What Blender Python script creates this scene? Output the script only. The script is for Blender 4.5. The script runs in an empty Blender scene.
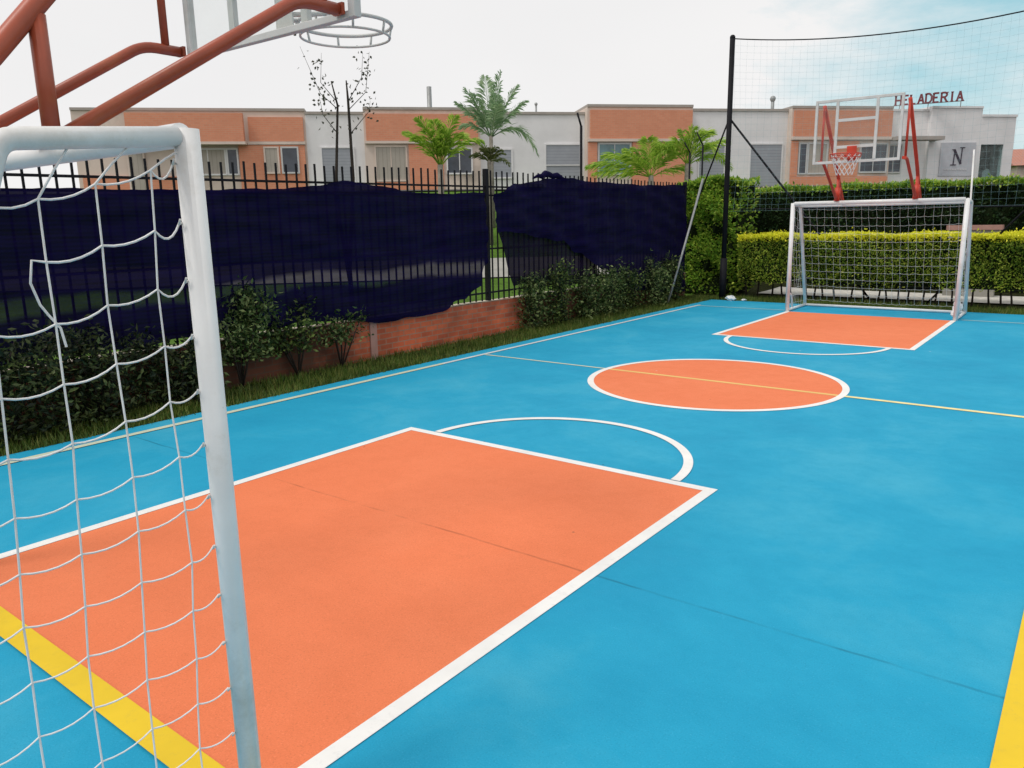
import bpy, math, random
from math import sin, cos, pi, radians, sqrt
from mathutils import Vector, Matrix
random.seed(11)
C = bpy.context.scene.collection

# ---------------------------------------------------------------- camera
CAM = Vector((3.2844, -1.1119, 1.7661)); YAW, PIT, ROLL, FPX = -0.65530, -0.20903, -0.01740, 765.91
fw = Vector((sin(YAW)*cos(PIT), cos(YAW)*cos(PIT), sin(PIT)))
r0 = Vector((cos(YAW), -sin(YAW), 0)); u0 = r0.cross(fw)
rt = r0*cos(ROLL)+u0*sin(ROLL); up = -r0*sin(ROLL)+u0*cos(ROLL)
cd = bpy.data.cameras.new('camera'); cam = bpy.data.objects.new('camera', cd); C.objects.link(cam)
m = Matrix((rt, up, -fw)).transposed().to_4x4(); m.translation = CAM
cam.matrix_world = m
cd.sensor_width = 36; cd.lens = FPX/1024*36; cd.clip_start = .05; cd.clip_end = 2000
bpy.context.scene.camera = cam

# ---------------------------------------------------------------- materials
def nmat(name):
    mt = bpy.data.materials.new(name); mt.use_nodes = True
    nt = mt.node_tree; b = nt.nodes['Principled BSDF']; return mt, nt, b
def N(nt, t, **k):
    n = nt.nodes.new(t)
    for a, v in k.items(): setattr(n, a, v)
    return n
def ramp(nt, fac, stops):
    r = N(nt, 'ShaderNodeValToRGB'); e = r.color_ramp.elements
    while len(e) < len(stops): e.new(.5)
    for el, (p, c) in zip(e, stops):
        el.position = p; el.color = (*c, 1) if len(c) == 3 else c
    nt.links.new(fac, r.inputs[0]); return r.outputs[0]
def noise(nt, scale, detail=5, rough=.6, vec=None, dist=0):
    n = N(nt, 'ShaderNodeTexNoise'); n.inputs['Scale'].default_value = scale
    n.inputs['Detail'].default_value = detail; n.inputs['Roughness'].default_value = rough
    n.inputs['Distortion'].default_value = dist
    if vec is None: vec = N(nt, 'ShaderNodeTexCoord').outputs['Object']
    nt.links.new(vec, n.inputs['Vector']); return n.outputs['Fac']
def mix(nt, fac, a, b, mode='MIX'):
    x = N(nt, 'ShaderNodeMix', data_type='RGBA', blend_type=mode)
    for i, v in ((0, fac), (6, a), (7, b)):
        if isinstance(v, (int, float)): x.inputs[i].default_value = v
        elif isinstance(v, tuple): x.inputs[i].default_value = (*v, 1)
        else: nt.links.new(v, x.inputs[i])
    return x.outputs[2]
def math_(nt, op, a, b=0, clamp=False):
    x = N(nt, 'ShaderNodeMath', operation=op); x.use_clamp = clamp
    for i, v in ((0, a), (1, b)):
        if isinstance(v, (int, float)): x.inputs[i].default_value = v
        else: nt.links.new(v, x.inputs[i])
    return x.outputs[0]
def bump(nt, b, h, s=.2, d=.01):
    x = N(nt, 'ShaderNodeBump'); x.inputs['Strength'].default_value = s; x.inputs['Distance'].default_value = d
    nt.links.new(h, x.inputs['Height']); nt.links.new(x.outputs[0], b.inputs['Normal'])
def mottled(name, c, var=.25, scale=6, rough=.7, spec=.3, metal=0, bmp=.15, dirt=None):
    mt, nt, b = nmat(name); f = noise(nt, scale)
    lo = tuple(x*(1-var) for x in c); hi = tuple(min(1, x*(1+var)) for x in c)
    col = ramp(nt, f, [(.3, lo), (.7, hi)])
    if dirt:
        g = noise(nt, scale*.4, 8, .75)
        fac = ramp(nt, g, [(.52, (0,0,0)), (.72, (1,1,1))])
        col = mix(nt, fac, col, dirt)
    nt.links.new(col, b.inputs['Base Color'])
    b.inputs['Roughness'].default_value = rough; b.inputs['Specular IOR Level'].default_value = spec
    b.inputs['Metallic'].default_value = metal
    if bmp: bump(nt, b, noise(nt, scale*9, 3), bmp, .01)
    return mt
def paint_court(name, c, dark, light):
    mt, nt, b = nmat(name)
    co = N(nt, 'ShaderNodeTexCoord').outputs['Object']
    big = noise(nt, .7, 6, .65, co, .3); mid = noise(nt, 4.5, 7, .75, co); fine = noise(nt, 60, 3, .6, co)
    col = ramp(nt, big, [(.32, dark), (.5, c), (.7, light)])
    col = mix(nt, ramp(nt, mid, [(.45, (0,0,0)), (.75, (.28,.28,.28))]), col, tuple(x*.78 for x in c))
    scuff = noise(nt, 9, 9, .85, co, 1.2)
    col = mix(nt, ramp(nt, scuff, [(.60, (0,0,0)), (.72, (.38,.38,.38))]), col, tuple(min(1, x*1.3+.07) for x in c))
    stain = noise(nt, 1.7, 8, .8, co, .8)
    col = mix(nt, ramp(nt, stain, [(.60, (0,0,0)), (.72, (.14,.14,.14))]), col, tuple(x*.55 for x in c))
    grit = noise(nt, 150, 2, .7, co)
    col = mix(nt, ramp(nt, grit, [(.30, (.45,)*3), (.45, (0,)*3)]), col, tuple(x*.62 for x in c))
    col = mix(nt, ramp(nt, grit, [(.60, (0,)*3), (.78, (.5,)*3)]), col, tuple(min(1, x*1.15+.10) for x in c))
    ms_ = N(nt, 'ShaderNodeMapping'); ms_.inputs['Scale'].default_value = (1.2, 9, 1); ms_.inputs['Rotation'].default_value = (0,0,.7); nt.links.new(co, ms_.inputs[0])
    scr = noise(nt, 3.2, 9, .8, ms_.outputs[0], .4)
    col = mix(nt, ramp(nt, scr, [(.63, (0,)*3), (.70, (.34,)*3)]), col, tuple(min(1, x*1.1+.09) for x in c))
    chip = N(nt, 'ShaderNodeTexVoronoi'); chip.inputs['Scale'].default_value = 1.7; nt.links.new(mix(nt, .06, co, N(nt, 'ShaderNodeTexNoise').outputs['Color']), chip.inputs['Vector'])
    col = mix(nt, ramp(nt, chip.outputs['Distance'], [(.010, (.8,)*3), (.024, (0,)*3)]), col, (.62,.66,.66))
    vr = N(nt, 'ShaderNodeTexVoronoi'); vr.inputs['Scale'].default_value = 2.6; nt.links.new(co, vr.inputs['Vector'])
    spot = ramp(nt, vr.outputs['Distance'], [(.012, (1,1,1)), (.03, (0,0,0))])
    col = mix(nt, spot, col, tuple(x*.35+.02 for x in c))
    # trowelled contraction joint that crosses the slab
    s = N(nt, 'ShaderNodeSeparateXYZ'); nt.links.new(co, s.inputs[0])
    y = math_(nt, 'ADD', s.outputs['Y'], math_(nt, 'MULTIPLY', s.outputs['X'], -.006))
    w = math_(nt, 'MULTIPLY', math_(nt, 'SUBTRACT', noise(nt, 3, 3, .5, co), .5), .03)
    d = math_(nt, 'ABSOLUTE', math_(nt, 'SUBTRACT', math_(nt, 'ADD', y, w), 1.985))
    jf = ramp(nt, d, [(.004, (1,1,1)), (.011, (0,0,0))])
    jv = mix(nt, 1.0, jf, ramp(nt, noise(nt, 2.2, 4, .6, co), [(.42, (.03,.03,.03)), (.6, (.55,.55,.55))]), 'MULTIPLY')
    col = mix(nt, jv, col, tuple(x*.35 for x in c))
    nt.links.new(col, b.inputs['Base Color'])
    nt.links.new(ramp(nt, mid, [(.3, (.62,)*3), (.7, (.8,)*3)]), b.inputs['Roughness'])
    b.inputs['Specular IOR Level'].default_value = .22
    bump(nt, b, fine, .25, .004)
    return mt
def leafmat(name, a, b_, c_, trans=.25, dk=.55):
    mt, nt, b = nmat(name); g = N(nt, 'ShaderNodeNewGeometry')
    col = ramp(nt, g.outputs['Random Per Island'], [(0, a), (.5, b_), (1, c_)])
    f = noise(nt, 1.6, 3)
    col = mix(nt, ramp(nt, f, [(.35, (dk,)*3), (.65, (0,)*3)]), col, tuple(x*.35 for x in a))
    nt.links.new(col, b.inputs['Base Color']); b.inputs['Roughness'].default_value = .55
    b.inputs['Specular IOR Level'].default_value = .3
    t = N(nt, 'ShaderNodeBsdfTranslucent'); nt.links.new(col, t.inputs['Color'])
    mx = N(nt, 'ShaderNodeMixShader'); mx.inputs[0].default_value = trans
    nt.links.new(b.outputs[0], mx.inputs[1]); nt.links.new(t.outputs[0], mx.inputs[2])
    nt.links.new(mx.outputs[0], nt.nodes['Material Output'].inputs[0]); return mt
def brickmat(name, c1, c2, mortar, scale, axes='XZ', bw=.5, bh=.25, ms=.02, grime_shade=None):
    mt, nt, b = nmat(name); co = N(nt, 'ShaderNodeTexCoord').outputs['Object']
    s = N(nt, 'ShaderNodeSeparateXYZ'); nt.links.new(co, s.inputs[0])
    k = N(nt, 'ShaderNodeCombineXYZ'); nt.links.new(s.outputs[axes[0]], k.inputs[0]); nt.links.new(s.outputs[axes[1]], k.inputs[1])
    br = N(nt, 'ShaderNodeTexBrick'); nt.links.new(k.outputs[0], br.inputs['Vector'])
    br.inputs['Scale'].default_value = scale; br.inputs['Mortar Size'].default_value = ms
    br.inputs['Brick Width'].default_value = bw; br.inputs['Row Height'].default_value = bh
    br.inputs['Color1'].default_value = (*c1, 1); br.inputs['Color2'].default_value = (*c2, 1); br.inputs['Mortar'].default_value = (*mortar, 1)
    f = noise(nt, 1.3, 6, .7)
    col = mix(nt, ramp(nt, f, [(.4, (0,)*3), (.7, (.6,)*3)]), br.outputs['Color'], grime_shade or tuple(x*.86 for x in c1))
    if grime_shade:
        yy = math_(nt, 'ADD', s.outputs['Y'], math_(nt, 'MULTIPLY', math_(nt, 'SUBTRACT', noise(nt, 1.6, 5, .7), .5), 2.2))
        e1 = ramp(nt, math_(nt, 'MULTIPLY', yy, .1), [(.50, (.85,)*3), (.60, (0,)*3), (.90, (0,)*3), (.97, (.8,)*3)])  # shade behind the shrubs painted into the brick towards both wall ends
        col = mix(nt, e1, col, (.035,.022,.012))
    nt.links.new(col, b.inputs['Base Color']); b.inputs['Roughness'].default_value = .85
    bump(nt, b, br.outputs['Fac'], -.4, .01); return mt
def glass_clear(name, tint, alpha=.12, rough=.12):
    mt, nt, b = nmat(name); nt.nodes.remove(b)
    t = N(nt, 'ShaderNodeBsdfTransparent'); t.inputs[0].default_value = (*tint, 1)
    g = N(nt, 'ShaderNodeBsdfPrincipled'); g.inputs['Base Color'].default_value = (.55,.56,.55,1); g.inputs['Roughness'].default_value = rough
    f = noise(nt, 3, 5); fac = ramp(nt, f, [(.3, (alpha*.5,)*3), (.8, (alpha*1.6,)*3)])
    mx = N(nt, 'ShaderNodeMixShader'); nt.links.new(fac, mx.inputs[0])
    nt.links.new(t.outputs[0], mx.inputs[1]); nt.links.new(g.outputs[0], mx.inputs[2])
    nt.links.new(mx.outputs[0], nt.nodes['Material Output'].inputs[0]); return mt
def clothmat(name, c, z0, z1, thin, base):
    mt, nt, b = nmat(name); co = N(nt, 'ShaderNodeTexCoord').outputs['Object']
    s = N(nt, 'ShaderNodeSeparateXYZ'); nt.links.new(co, s.inputs[0])
    mp = N(nt, 'ShaderNodeMapping'); mp.inputs['Scale'].default_value = (1, .6, 5); nt.links.new(co, mp.inputs[0])
    n = noise(nt, 2.2, 5, .6, mp.outputs[0])
    col = ramp(nt, n, [(.3, tuple(x*.5 for x in c)), (.75, tuple(x*1.9 for x in c))])
    wv = N(nt, 'ShaderNodeTexWave', bands_direction='Z'); wv.inputs['Scale'].default_value = 8; wv.inputs['Distortion'].default_value = 1.2
    nt.links.new(co, wv.inputs['Vector'])
    col = mix(nt, math_(nt, 'MULTIPLY', wv.outputs['Fac'], .35), col, tuple(x*2.4 for x in c))
    nt.links.new(col, b.inputs['Base Color']); b.inputs['Roughness'].default_value = .9; b.inputs['Specular IOR Level'].default_value = .1
    mid = (z0+z1)/2; hw = (z1-z0)/2
    d = math_(nt, 'ABSOLUTE', math_(nt, 'SUBTRACT', math_(nt, 'ADD', s.outputs['Z'], math_(nt, 'MULTIPLY', math_(nt, 'SUBTRACT', noise(nt, 1.1, 2, .5, co), .5), .25)), mid))
    fac = ramp(nt, math_(nt, 'DIVIDE', d, hw), [(.45, (thin,)*3), (1, (base,)*3)])
    t = N(nt, 'ShaderNodeBsdfTransparent'); mx = N(nt, 'ShaderNodeMixShader'); nt.links.new(fac, mx.inputs[0])
    nt.links.new(b.outputs[0], mx.inputs[1]); nt.links.new(t.outputs[0], mx.inputs[2])
    nt.links.new(mx.outputs[0], nt.nodes['Material Output'].inputs[0]); return mt
def wornline(name, c, under, wear=.5):
    mt, nt, b = nmat(name)
    f = noise(nt, 14, 8, .8); g = noise(nt, 2.5, 4)
    col = ramp(nt, g, [(.3, tuple(x*.86 for x in c)), (.7, c)])
    col = mix(nt, ramp(nt, f, [(.55, (0,)*3), (.70, (wear,)*3)]), col, under)
    nt.links.new(col, b.inputs['Base Color']); b.inputs['Roughness'].default_value = .65; return mt

BLUE = (.015, .33, .53)
M = {}
M['blue'] = paint_court('blue_court_paint', BLUE, (.010,.29,.485), (.05,.385,.565))
M['orange'] = paint_court('orange_court_paint', (.80,.208,.087), (.785,.197,.08), (.82,.225,.098))
M['line_white'] = wornline('white_line_paint', (.88,.86,.83), (.60,.60,.60), .6)
M['line_cream'] = wornline('cream_line_paint', (.62,.66,.50), (.15,.4,.5), .8)
M['line_pale'] = wornline('pale_yellow_line_paint', (.86,.55,.17), (.8,.35,.15), .7)
M['line_yellow'] = wornline('yellow_line_paint', (.83,.56,.012), (.6,.42,.05), .5)
M['white'] = mottled('white_enamel', (.80,.80,.80), .06, 5, .42, .5, bmp=.04, dirt=(.60,.58,.54))
M['board'] = mottled('board_enamel', (.62,.62,.61), .08, 7, .45, .5, bmp=.03, dirt=(.48,.46,.43))
M['cord'] = mottled('net_cord', (.80,.80,.80), .06, 30, .8, .2, bmp=0)
M['faint_cord'] = mottled('ball_net_cord', (.30,.48,.52), .1, 3, .8, .2, bmp=0)
def chips(mt, scale, thr, c):
    nt = mt.node_tree; b = nt.nodes['Principled BSDF']; src = b.inputs['Base Color'].links[0].from_socket
    f = ramp(nt, noise(nt, scale, 6, .75), [(thr, (0,)*3), (thr+.03, (1,)*3)])
    nt.links.new(mix(nt, f, src, c), b.inputs['Base Color'])
chips(M['white'], 11, .705, (.22,.15,.10)); chips(M['white'], 38, .70, (.40,.37,.33))
M['red'] = mottled('red_oxide_enamel', (.37,.075,.035), .2, 4, .4, .5, bmp=.05, dirt=(.42,.13,.05))
M['bright_red'] = mottled('bright_red_enamel', (.55,.05,.025), .15, 5, .45, .4, bmp=.03)
M['black'] = mottled('black_enamel', (.006,.006,.009), .3, 5, .65, .2, bmp=.05)
M['steel'] = mottled('galvanised_steel', (.30,.31,.31), .2, 12, .5, .5, .4, bmp=.05)
M['rust'] = mottled('rusty_hook', (.16,.10,.07), .3, 30, .8, .2, bmp=0)
M['cloth'] = clothmat('navy_shade_cloth', (.0024,.0012,.019), .98, 1.20, .13, .011)
M['cloth_b'] = clothmat('navy_shade_cloth_dense', (.0024,.0012,.020), .4, .7, .02, .010)
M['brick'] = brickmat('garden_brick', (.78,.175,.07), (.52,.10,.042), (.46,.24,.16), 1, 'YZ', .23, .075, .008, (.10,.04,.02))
M['cap'] = mottled('mortar_cap', (.58,.52,.42), .3, 8, .9)
M['facade_brick'] = brickmat('facade_brick', (.72,.29,.17), (.66,.25,.145), (.64,.34,.23), 1, 'XZ', .26, .09, .01)
M['facade_white'] = mottled('facade_white', (.76,.75,.76), .08, .8, .9, .2, bmp=.03, dirt=(.69,.68,.67))
M['facade_cream'] = mottled('facade_cream', (.68,.57,.50), .08, .8, .9, .2, bmp=.03, dirt=(.45,.38,.33))
M['roof_cap'] = mottled('roof_cap', (.40,.36,.33), .1, 2, .9)
M['shutter'] = None
def linesmat(name, c, c2, axis, freq):
    mt, nt, b = nmat(name); co = N(nt, 'ShaderNodeTexCoord').outputs['Object']
    w = N(nt, 'ShaderNodeTexWave', bands_direction=axis, wave_profile='SAW'); w.inputs['Scale'].default_value = freq
    nt.links.new(co, w.inputs['Vector']); col = ramp(nt, w.outputs['Fac'], [(0, c2), (.18, c), (1, c)])
    nt.links.new(mix(nt, .25, col, ramp(nt, noise(nt, 2), [(.3, c2), (.7, c)])), b.inputs['Base Color']); b.inputs['Roughness'].default_value = .6; return mt
M['shutter'] = linesmat('roller_shutter', (.34,.36,.40), (.18,.19,.22), 'Z', 2.2)
M['curtain'] = linesmat('curtain', (.42,.38,.33), (.24,.21,.18), 'X', 1.6)
M['glass'] = mottled('dark_window_glass', (.045,.055,.075), .4, 1.2, .12, .6, bmp=0)
M['glass_teal'] = mottled('teal_window_glass', (.12,.22,.24), .4, 1.2, .12, .6, bmp=0)
M['interior'] = mottled('shop_interior', (.045,.10,.105), .3, 1.5, .9)
M['frame_al'] = mottled('aluminium_frame', (.55,.55,.55), .08, 5, .4, .5)
M['board_grey'] = mottled('grey_sign_board', (.50,.51,.55), .06, 4, .6)
M['ink'] = mottled('dark_sign_paint', (.05,.04,.06), .1, 4, .6)
M['sign_red'] = mottled('maroon_sign_letter', (.20,.05,.06), .1, 4, .5)
M['tile'] = linesmat('clay_tile', (.45,.19,.13), (.28,.10,.07), 'X', 1.5)
M['pane'] = glass_clear('scratched_acrylic', (.97,.98,.975), .05)
M['shop_pane'] = glass_clear('shop_glass', (.75,.85,.85), .10, .05)
M['bark'] = mottled('palm_bark', (.22,.20,.17), .3, 10, .9)
M['stem'] = mottled('dark_stem', (.035,.028,.022), .3, 10, .9)
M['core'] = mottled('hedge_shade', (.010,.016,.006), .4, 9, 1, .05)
M['bag'] = mottled('white_plastic', (.72,.74,.76), .1, 20, .4)
M['footpath'] = mottled('pale_concrete', (.34,.33,.30), .15, 3, .9)
M['slab'] = mottled('pink_coping', (.42,.24,.20), .15, 5, .9)
M['cream_picket'] = mottled('cream_picket_paint', (.52,.46,.30), .12, 5, .7)
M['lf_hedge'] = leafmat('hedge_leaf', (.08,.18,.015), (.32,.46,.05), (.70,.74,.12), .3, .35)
M['lf_hedge_top'] = leafmat('lit_hedge_top_leaf', (.66,.70,.03), (.88,.85,.05), (.97,.92,.10), .25, .05)  # yellow-green top leaves; light on the hedge top also put into the colour
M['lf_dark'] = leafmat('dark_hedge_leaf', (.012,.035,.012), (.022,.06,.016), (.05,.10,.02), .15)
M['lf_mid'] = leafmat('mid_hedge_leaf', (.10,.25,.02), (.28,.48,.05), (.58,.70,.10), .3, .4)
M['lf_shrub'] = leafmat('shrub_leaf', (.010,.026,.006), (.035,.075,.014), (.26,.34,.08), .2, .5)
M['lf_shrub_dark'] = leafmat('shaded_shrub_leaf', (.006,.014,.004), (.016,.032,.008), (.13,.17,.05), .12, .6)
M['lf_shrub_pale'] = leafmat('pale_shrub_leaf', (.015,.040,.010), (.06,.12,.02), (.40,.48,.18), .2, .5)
M['lf_palm'] = leafmat('palm_leaf', (.16,.32,.03), (.34,.54,.06), (.62,.74,.14), .45, .1)
M['lf_palm_grey'] = leafmat('grey_palm_leaf', (.17,.29,.15), (.32,.47,.27), (.54,.66,.42), .45, .05)
M['lf_palm_brown'] = leafmat('dull_palm_leaf', (.09,.13,.04), (.17,.21,.07), (.28,.28,.11), .35)
M['lf_bare'] = leafmat('sparse_leaf', (.05,.06,.035), (.09,.09,.06), (.14,.13,.09), .2)
M['lf_grass'] = leafmat('grass_blade', (.045,.10,.010), (.11,.19,.025), (.30,.30,.08), .2)
mt, nt, b = nmat('grass_ground'); M['ground'] = mt
co = N(nt, 'ShaderNodeTexCoord').outputs['Object']
gf = noise(nt, .35, 8, .75, co); gg = noise(nt, 9, 6, .8, co)
col = ramp(nt, gf, [(.3, (.05,.11,.012)), (.6, (.12,.24,.03)), (.8, (.18,.27,.05))])
col = mix(nt, ramp(nt, gg, [(.4, (.6,)*3), (.65, (0,)*3)]), col, (.035,.055,.012))
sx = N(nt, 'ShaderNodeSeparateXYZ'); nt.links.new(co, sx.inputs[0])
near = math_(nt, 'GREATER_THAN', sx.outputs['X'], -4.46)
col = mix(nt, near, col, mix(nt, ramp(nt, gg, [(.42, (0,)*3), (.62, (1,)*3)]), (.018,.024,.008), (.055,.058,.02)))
nt.links.new(col, b.inputs['Base Color']); b.inputs['Roughness'].default_value = .95; b.inputs['Specular IOR Level'].default_value = .1
bump(nt, b, gg, .6, .03)

# ---------------------------------------------------------------- mesh builder
class MB:
    def __init__(s): s.v = []; s.f = []; s.sm = []
    def add(s, vs, fs, smooth=False):
        o = len(s.v); s.v += [tuple(v) for v in vs]; s.f += [tuple(i+o for i in f) for f in fs]; s.sm += [smooth]*len(fs); return s
    def box(s, x0, x1, y0, y1, z0, z1):
        if x0 > x1: x0, x1 = x1, x0
        if y0 > y1: y0, y1 = y1, y0
        vs = [(x, y, z) for z in (z0, z1) for y in (y0, y1) for x in (x0, x1)]
        return s.add(vs, [(0,2,3,1),(4,5,7,6),(0,1,5,4),(2,6,7,3),(0,4,6,2),(1,3,7,5)])
    def bar(s, a, b, w, d, side=(0,1,0)):
        a, b = Vector(a), Vector(b); t = (b-a).normalized(); sd = Vector(side); q = t.cross(sd).normalized()*w/2; sd = q.cross(t).normalized()*d/2
        vs = [p+i*q+j*sd for p in (a, b) for i, j in ((-1,-1),(1,-1),(1,1),(-1,1))]
        return s.add(vs, [(0,1,2,3),(7,6,5,4),(0,4,5,1),(1,5,6,2),(2,6,7,3),(3,7,4,0)])
    def tube(s, pts, r, n=10, caps=True, closed=False):
        P = [Vector(p) for p in pts]; L = len(P); R = r if isinstance(r, (list, tuple)) else [r]*L
        tg = []
        for i in range(L):
            a = P[(i-1) % L] if (closed or i > 0) else P[0]; c = P[(i+1) % L] if (closed or i < L-1) else P[-1]
            tg.append((c-a).normalized())
        ref = Vector((0,0,1)) if abs(tg[0].z) < .9 else Vector((1,0,0))
        nrm = tg[0].cross(ref).normalized(); vs = []
        for i in range(L):
            nrm = (nrm - tg[i]*nrm.dot(tg[i])).normalized(); bn = tg[i].cross(nrm)
            k = 1.0
            for j in range(n):
                a = 2*pi*j/n; vs.append(P[i]+(nrm*cos(a)+bn*sin(a))*R[i]*k)
        fs = []
        for i in range(L if closed else L-1):
            i2 = (i+1) % L
            for j in range(n):
                fs.append((i*n+j, i*n+(j+1) % n, i2*n+(j+1) % n, i2*n+j))
        s.add(vs, fs, True)
        if caps and not closed:
            o = len(s.v)-len(vs); s.f.append(tuple(o+j for j in reversed(range(n)))); s.f.append(tuple(o+(L-1)*n+j for j in range(n))); s.sm += [False, False]
        return s
    def ball(s, c, r, n=10, sq=(1,1,1), wob=0):
        vs = []; fs = []; c = Vector(c)
        for i in range(n//2+1):
            for j in range(n):
                a = pi*i/(n//2); t = 2*pi*j/n; k = r*(1+random.uniform(-wob, wob))
                vs.append(c+Vector((sin(a)*cos(t)*sq[0], sin(a)*sin(t)*sq[1], cos(a)*sq[2]))*k)
        for i in range(n//2):
            for j in range(n): fs.append((i*n+j, (i+1)*n+j, (i+1)*n+(j+1) % n, i*n+(j+1) % n))
        return s.add(vs, fs, wob == 0)
    def grid(s, fn, nu, nv, smooth=True):
        vs = [fn(i/nu, j/nv) for j in range(nv+1) for i in range(nu+1)]
        fs = [(j*(nu+1)+i, j*(nu+1)+i+1, (j+1)*(nu+1)+i+1, (j+1)*(nu+1)+i) for j in range(nv) for i in range(nu)]
        return s.add(vs, fs, smooth)
    def leaf(s, p, d, L, w):
        p = Vector(p); d = Vector(d).normalized(); q = d.cross(Vector((random.uniform(-1,1), random.uniform(-1,1), random.uniform(-1,1))))
        if q.length < 1e-3: q = Vector((1,0,0))
        q = q.normalized()*w/2
        n_ = d.cross(q).normalized()*w*.18
        s.add([p, p+d*L*.45+q+n_, p+d*L, p+d*L*.45-q+n_], [(0,1,2,3)])
    def build(s, name, mat, parent=None, bevel=0):
        me = bpy.data.meshes.new(name); me.from_pydata(s.v, [], s.f); me.polygons.foreach_set('use_smooth', s.sm)
        me.materials.append(mat); me.update()
        o = bpy.data.objects.new(name, me); C.objects.link(o)
        if parent: o.parent = parent
        if bevel:
            bv = o.modifiers.new('bevel', 'BEVEL'); bv.width = bevel; bv.segments = 2; bv.limit_method = 'ANGLE'
        return o
def tag(o, label=None, cat=None, group=None, kind=None):
    for k, v in (('label', label), ('category', cat), ('group', group), ('kind', kind)):
        if v: o[k] = v
    return o
def empty(name, loc=(0,0,0), rz=0):
    o = bpy.data.objects.new(name, None); C.objects.link(o); o.location = loc; o.rotation_euler = (0,0,rz); o.empty_display_size = .2; return o
def arc(pts, r, n=5):
    """round the inner corners of a polyline"""
    P = [Vector(p) for p in pts]; out = [P[0]]
    for i in range(1, len(P)-1):
        a = (P[i-1]-P[i]).normalized(); c = (P[i+1]-P[i]).normalized()
        p0 = P[i]+a*r; p2 = P[i]+c*r
        for k in range(n+1):
            t = k/n; out.append(p0*(1-t)**2+P[i]*2*t*(1-t)+p2*t*t)
    out.append(P[-1]); return out
def sag(a, b, s, n=4):
    a, b = Vector(a), Vector(b); return [a.lerp(b, k/n)-Vector((0,0,4*s*(k/n)*(1-k/n))) for k in range(n+1)]

# ---------------------------------------------------------------- frame of the house row
O = Vector((-19.8728, 29.0169, 0)); A = Vector((.68962, .72417, 0)); NN = Vector((-.72417, .68962, 0)); RZ = radians(46.4)
def nd(x, y): return (x-O.x)*NN.x+(y-O.y)*NN.y
def hgt(n):
    t = min(1, max(0, (n+20)/14)); return 3.05*t*t*(3-2*t)
def W(s, n, z): p = O+A*s+NN*n; return Vector((p.x, p.y, z))
def terr(x, y): return hgt(nd(x, y))

# ---------------------------------------------------------------- setting
def axis(lim, fine, step):
    out = []; x = -fine
    while x <= fine: out.append(x); x += step
    k = fine
    while k < lim: k *= 1.35; out.append(k); out.insert(0, -k)
    return sorted(out)
ss = axis(600, 46, 2); ns = sorted(set([-500,-300,-180,-110,-70,-50]+[-40+i for i in range(0, 45)]+[8,15,30,60,120,250,500,800]))
g = MB(); vs = [W(s_, n_, hgt(n_)-.03) for n_ in ns for s_ in ss]; w_ = len(ss)
g.add(vs, [(j*w_+i, j*w_+i+1, (j+1)*w_+i+1, (j+1)*w_+i) for j in range(len(ns)-1) for i in range(w_-1)], True)
tag(g.build('ground', M['ground']), kind='structure')
fp = MB(); fp.grid(lambda u, v: W(-22+u*30, -17.2+v*1.7, hgt(-17.2+v*1.7)+.01), 30, 8)
tag(fp.build('footpath', M['footpath']), kind='structure')
fp = MB(); fp.grid(lambda u, v: W(-40+u*80, -7.5+v*6.0, hgt(-7.5+v*6.0)+.01), 30, 8)
tag(fp.build('road', mottled('asphalt', (.06,.06,.06), .2, 4, .9)), kind='structure')
fp = MB(); fp.grid(lambda u, v: (-3.2+u*9, 16.9+v*1.7, terr(-3.2+u*9, 16.9+v*1.7)+.004), 18, 3)
tag(fp.build('hedge_path', mottled('gravel_path', (.62,.60,.55), .25, 8, .9)), kind='structure')

XL, XR, Y0, Y1 = -3.55, 3.75, -2.3, 15.08
c = MB(); c.box(XL, XR, Y0, Y1, -.10, 0)
tag(c.build('court', M['blue'], bevel=.01), kind='structure')
WK, LK, D = 1.406, 3.51, 13.6265; KI = 1.345; lw = .075
def sheet(name, x0, x1, y0, y1, z, mat):
    z *= .5; o = MB().add([(x0,y0,z),(x1,y0,z),(x1,y1,z),(x0,y1,z)], [(0,1,2,3)]).build(name, mat); tag(o, kind='structure'); return o
def disc(cx, cy, r, z, a0=0, a1=2*pi, n=96):
    vs = [(cx, cy, z)]+[(cx+r*cos(a0+(a1-a0)*k/n), cy+r*sin(a0+(a1-a0)*k/n), z) for k in range(n+1)]
    return MB().add(vs, [(0,k,k+1) for k in range(1, n+1)])
def ring(cx, cy, ra, rb, z, a0=0, a1=2*pi, n=96):
    vs = [];
    for k in range(n+1):
        a = a0+(a1-a0)*k/n; vs += [(cx+ra*cos(a), cy+ra*sin(a), z), (cx+rb*cos(a), cy+rb*sin(a), z)]
    return MB().add(vs, [(2*k, 2*k+1, 2*k+3, 2*k+2) for k in range(n)])
for y0, y1 in ((0, LK), (D-LK, D)):
    sheet('painted_key', -KI, KI, y0, y1, .004, M['orange'])
    m_ = MB(); yy = y1-.05 if y0 == 0 else y0+.05; e = lw if y0 == 0 else -lw; z = .004
    for sx_ in (-1, 1):
        a, b_ = sx_*KI, sx_*(KI+lw); ya, yb = (y0, yy) if y0 == 0 else (yy, y1)
        m_.add([(min(a,b_),ya,z),(max(a,b_),ya,z),(max(a,b_),yb,z),(min(a,b_),yb,z)], [(0,1,2,3)])
    m_.add([(-KI-lw,min(yy,yy+e),z),(KI+lw,min(yy,yy+e),z),(KI+lw,max(yy,yy+e),z),(-KI-lw,max(yy,yy+e),z)], [(0,1,2,3)])
    tag(m_.build('key_line', M['line_white']), kind='structure')
tag(ring(0, LK+.0, 1.075, 1.145, .006, radians(1.6), radians(178.4)).build('arc_line', M['line_white']), kind='structure')
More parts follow.
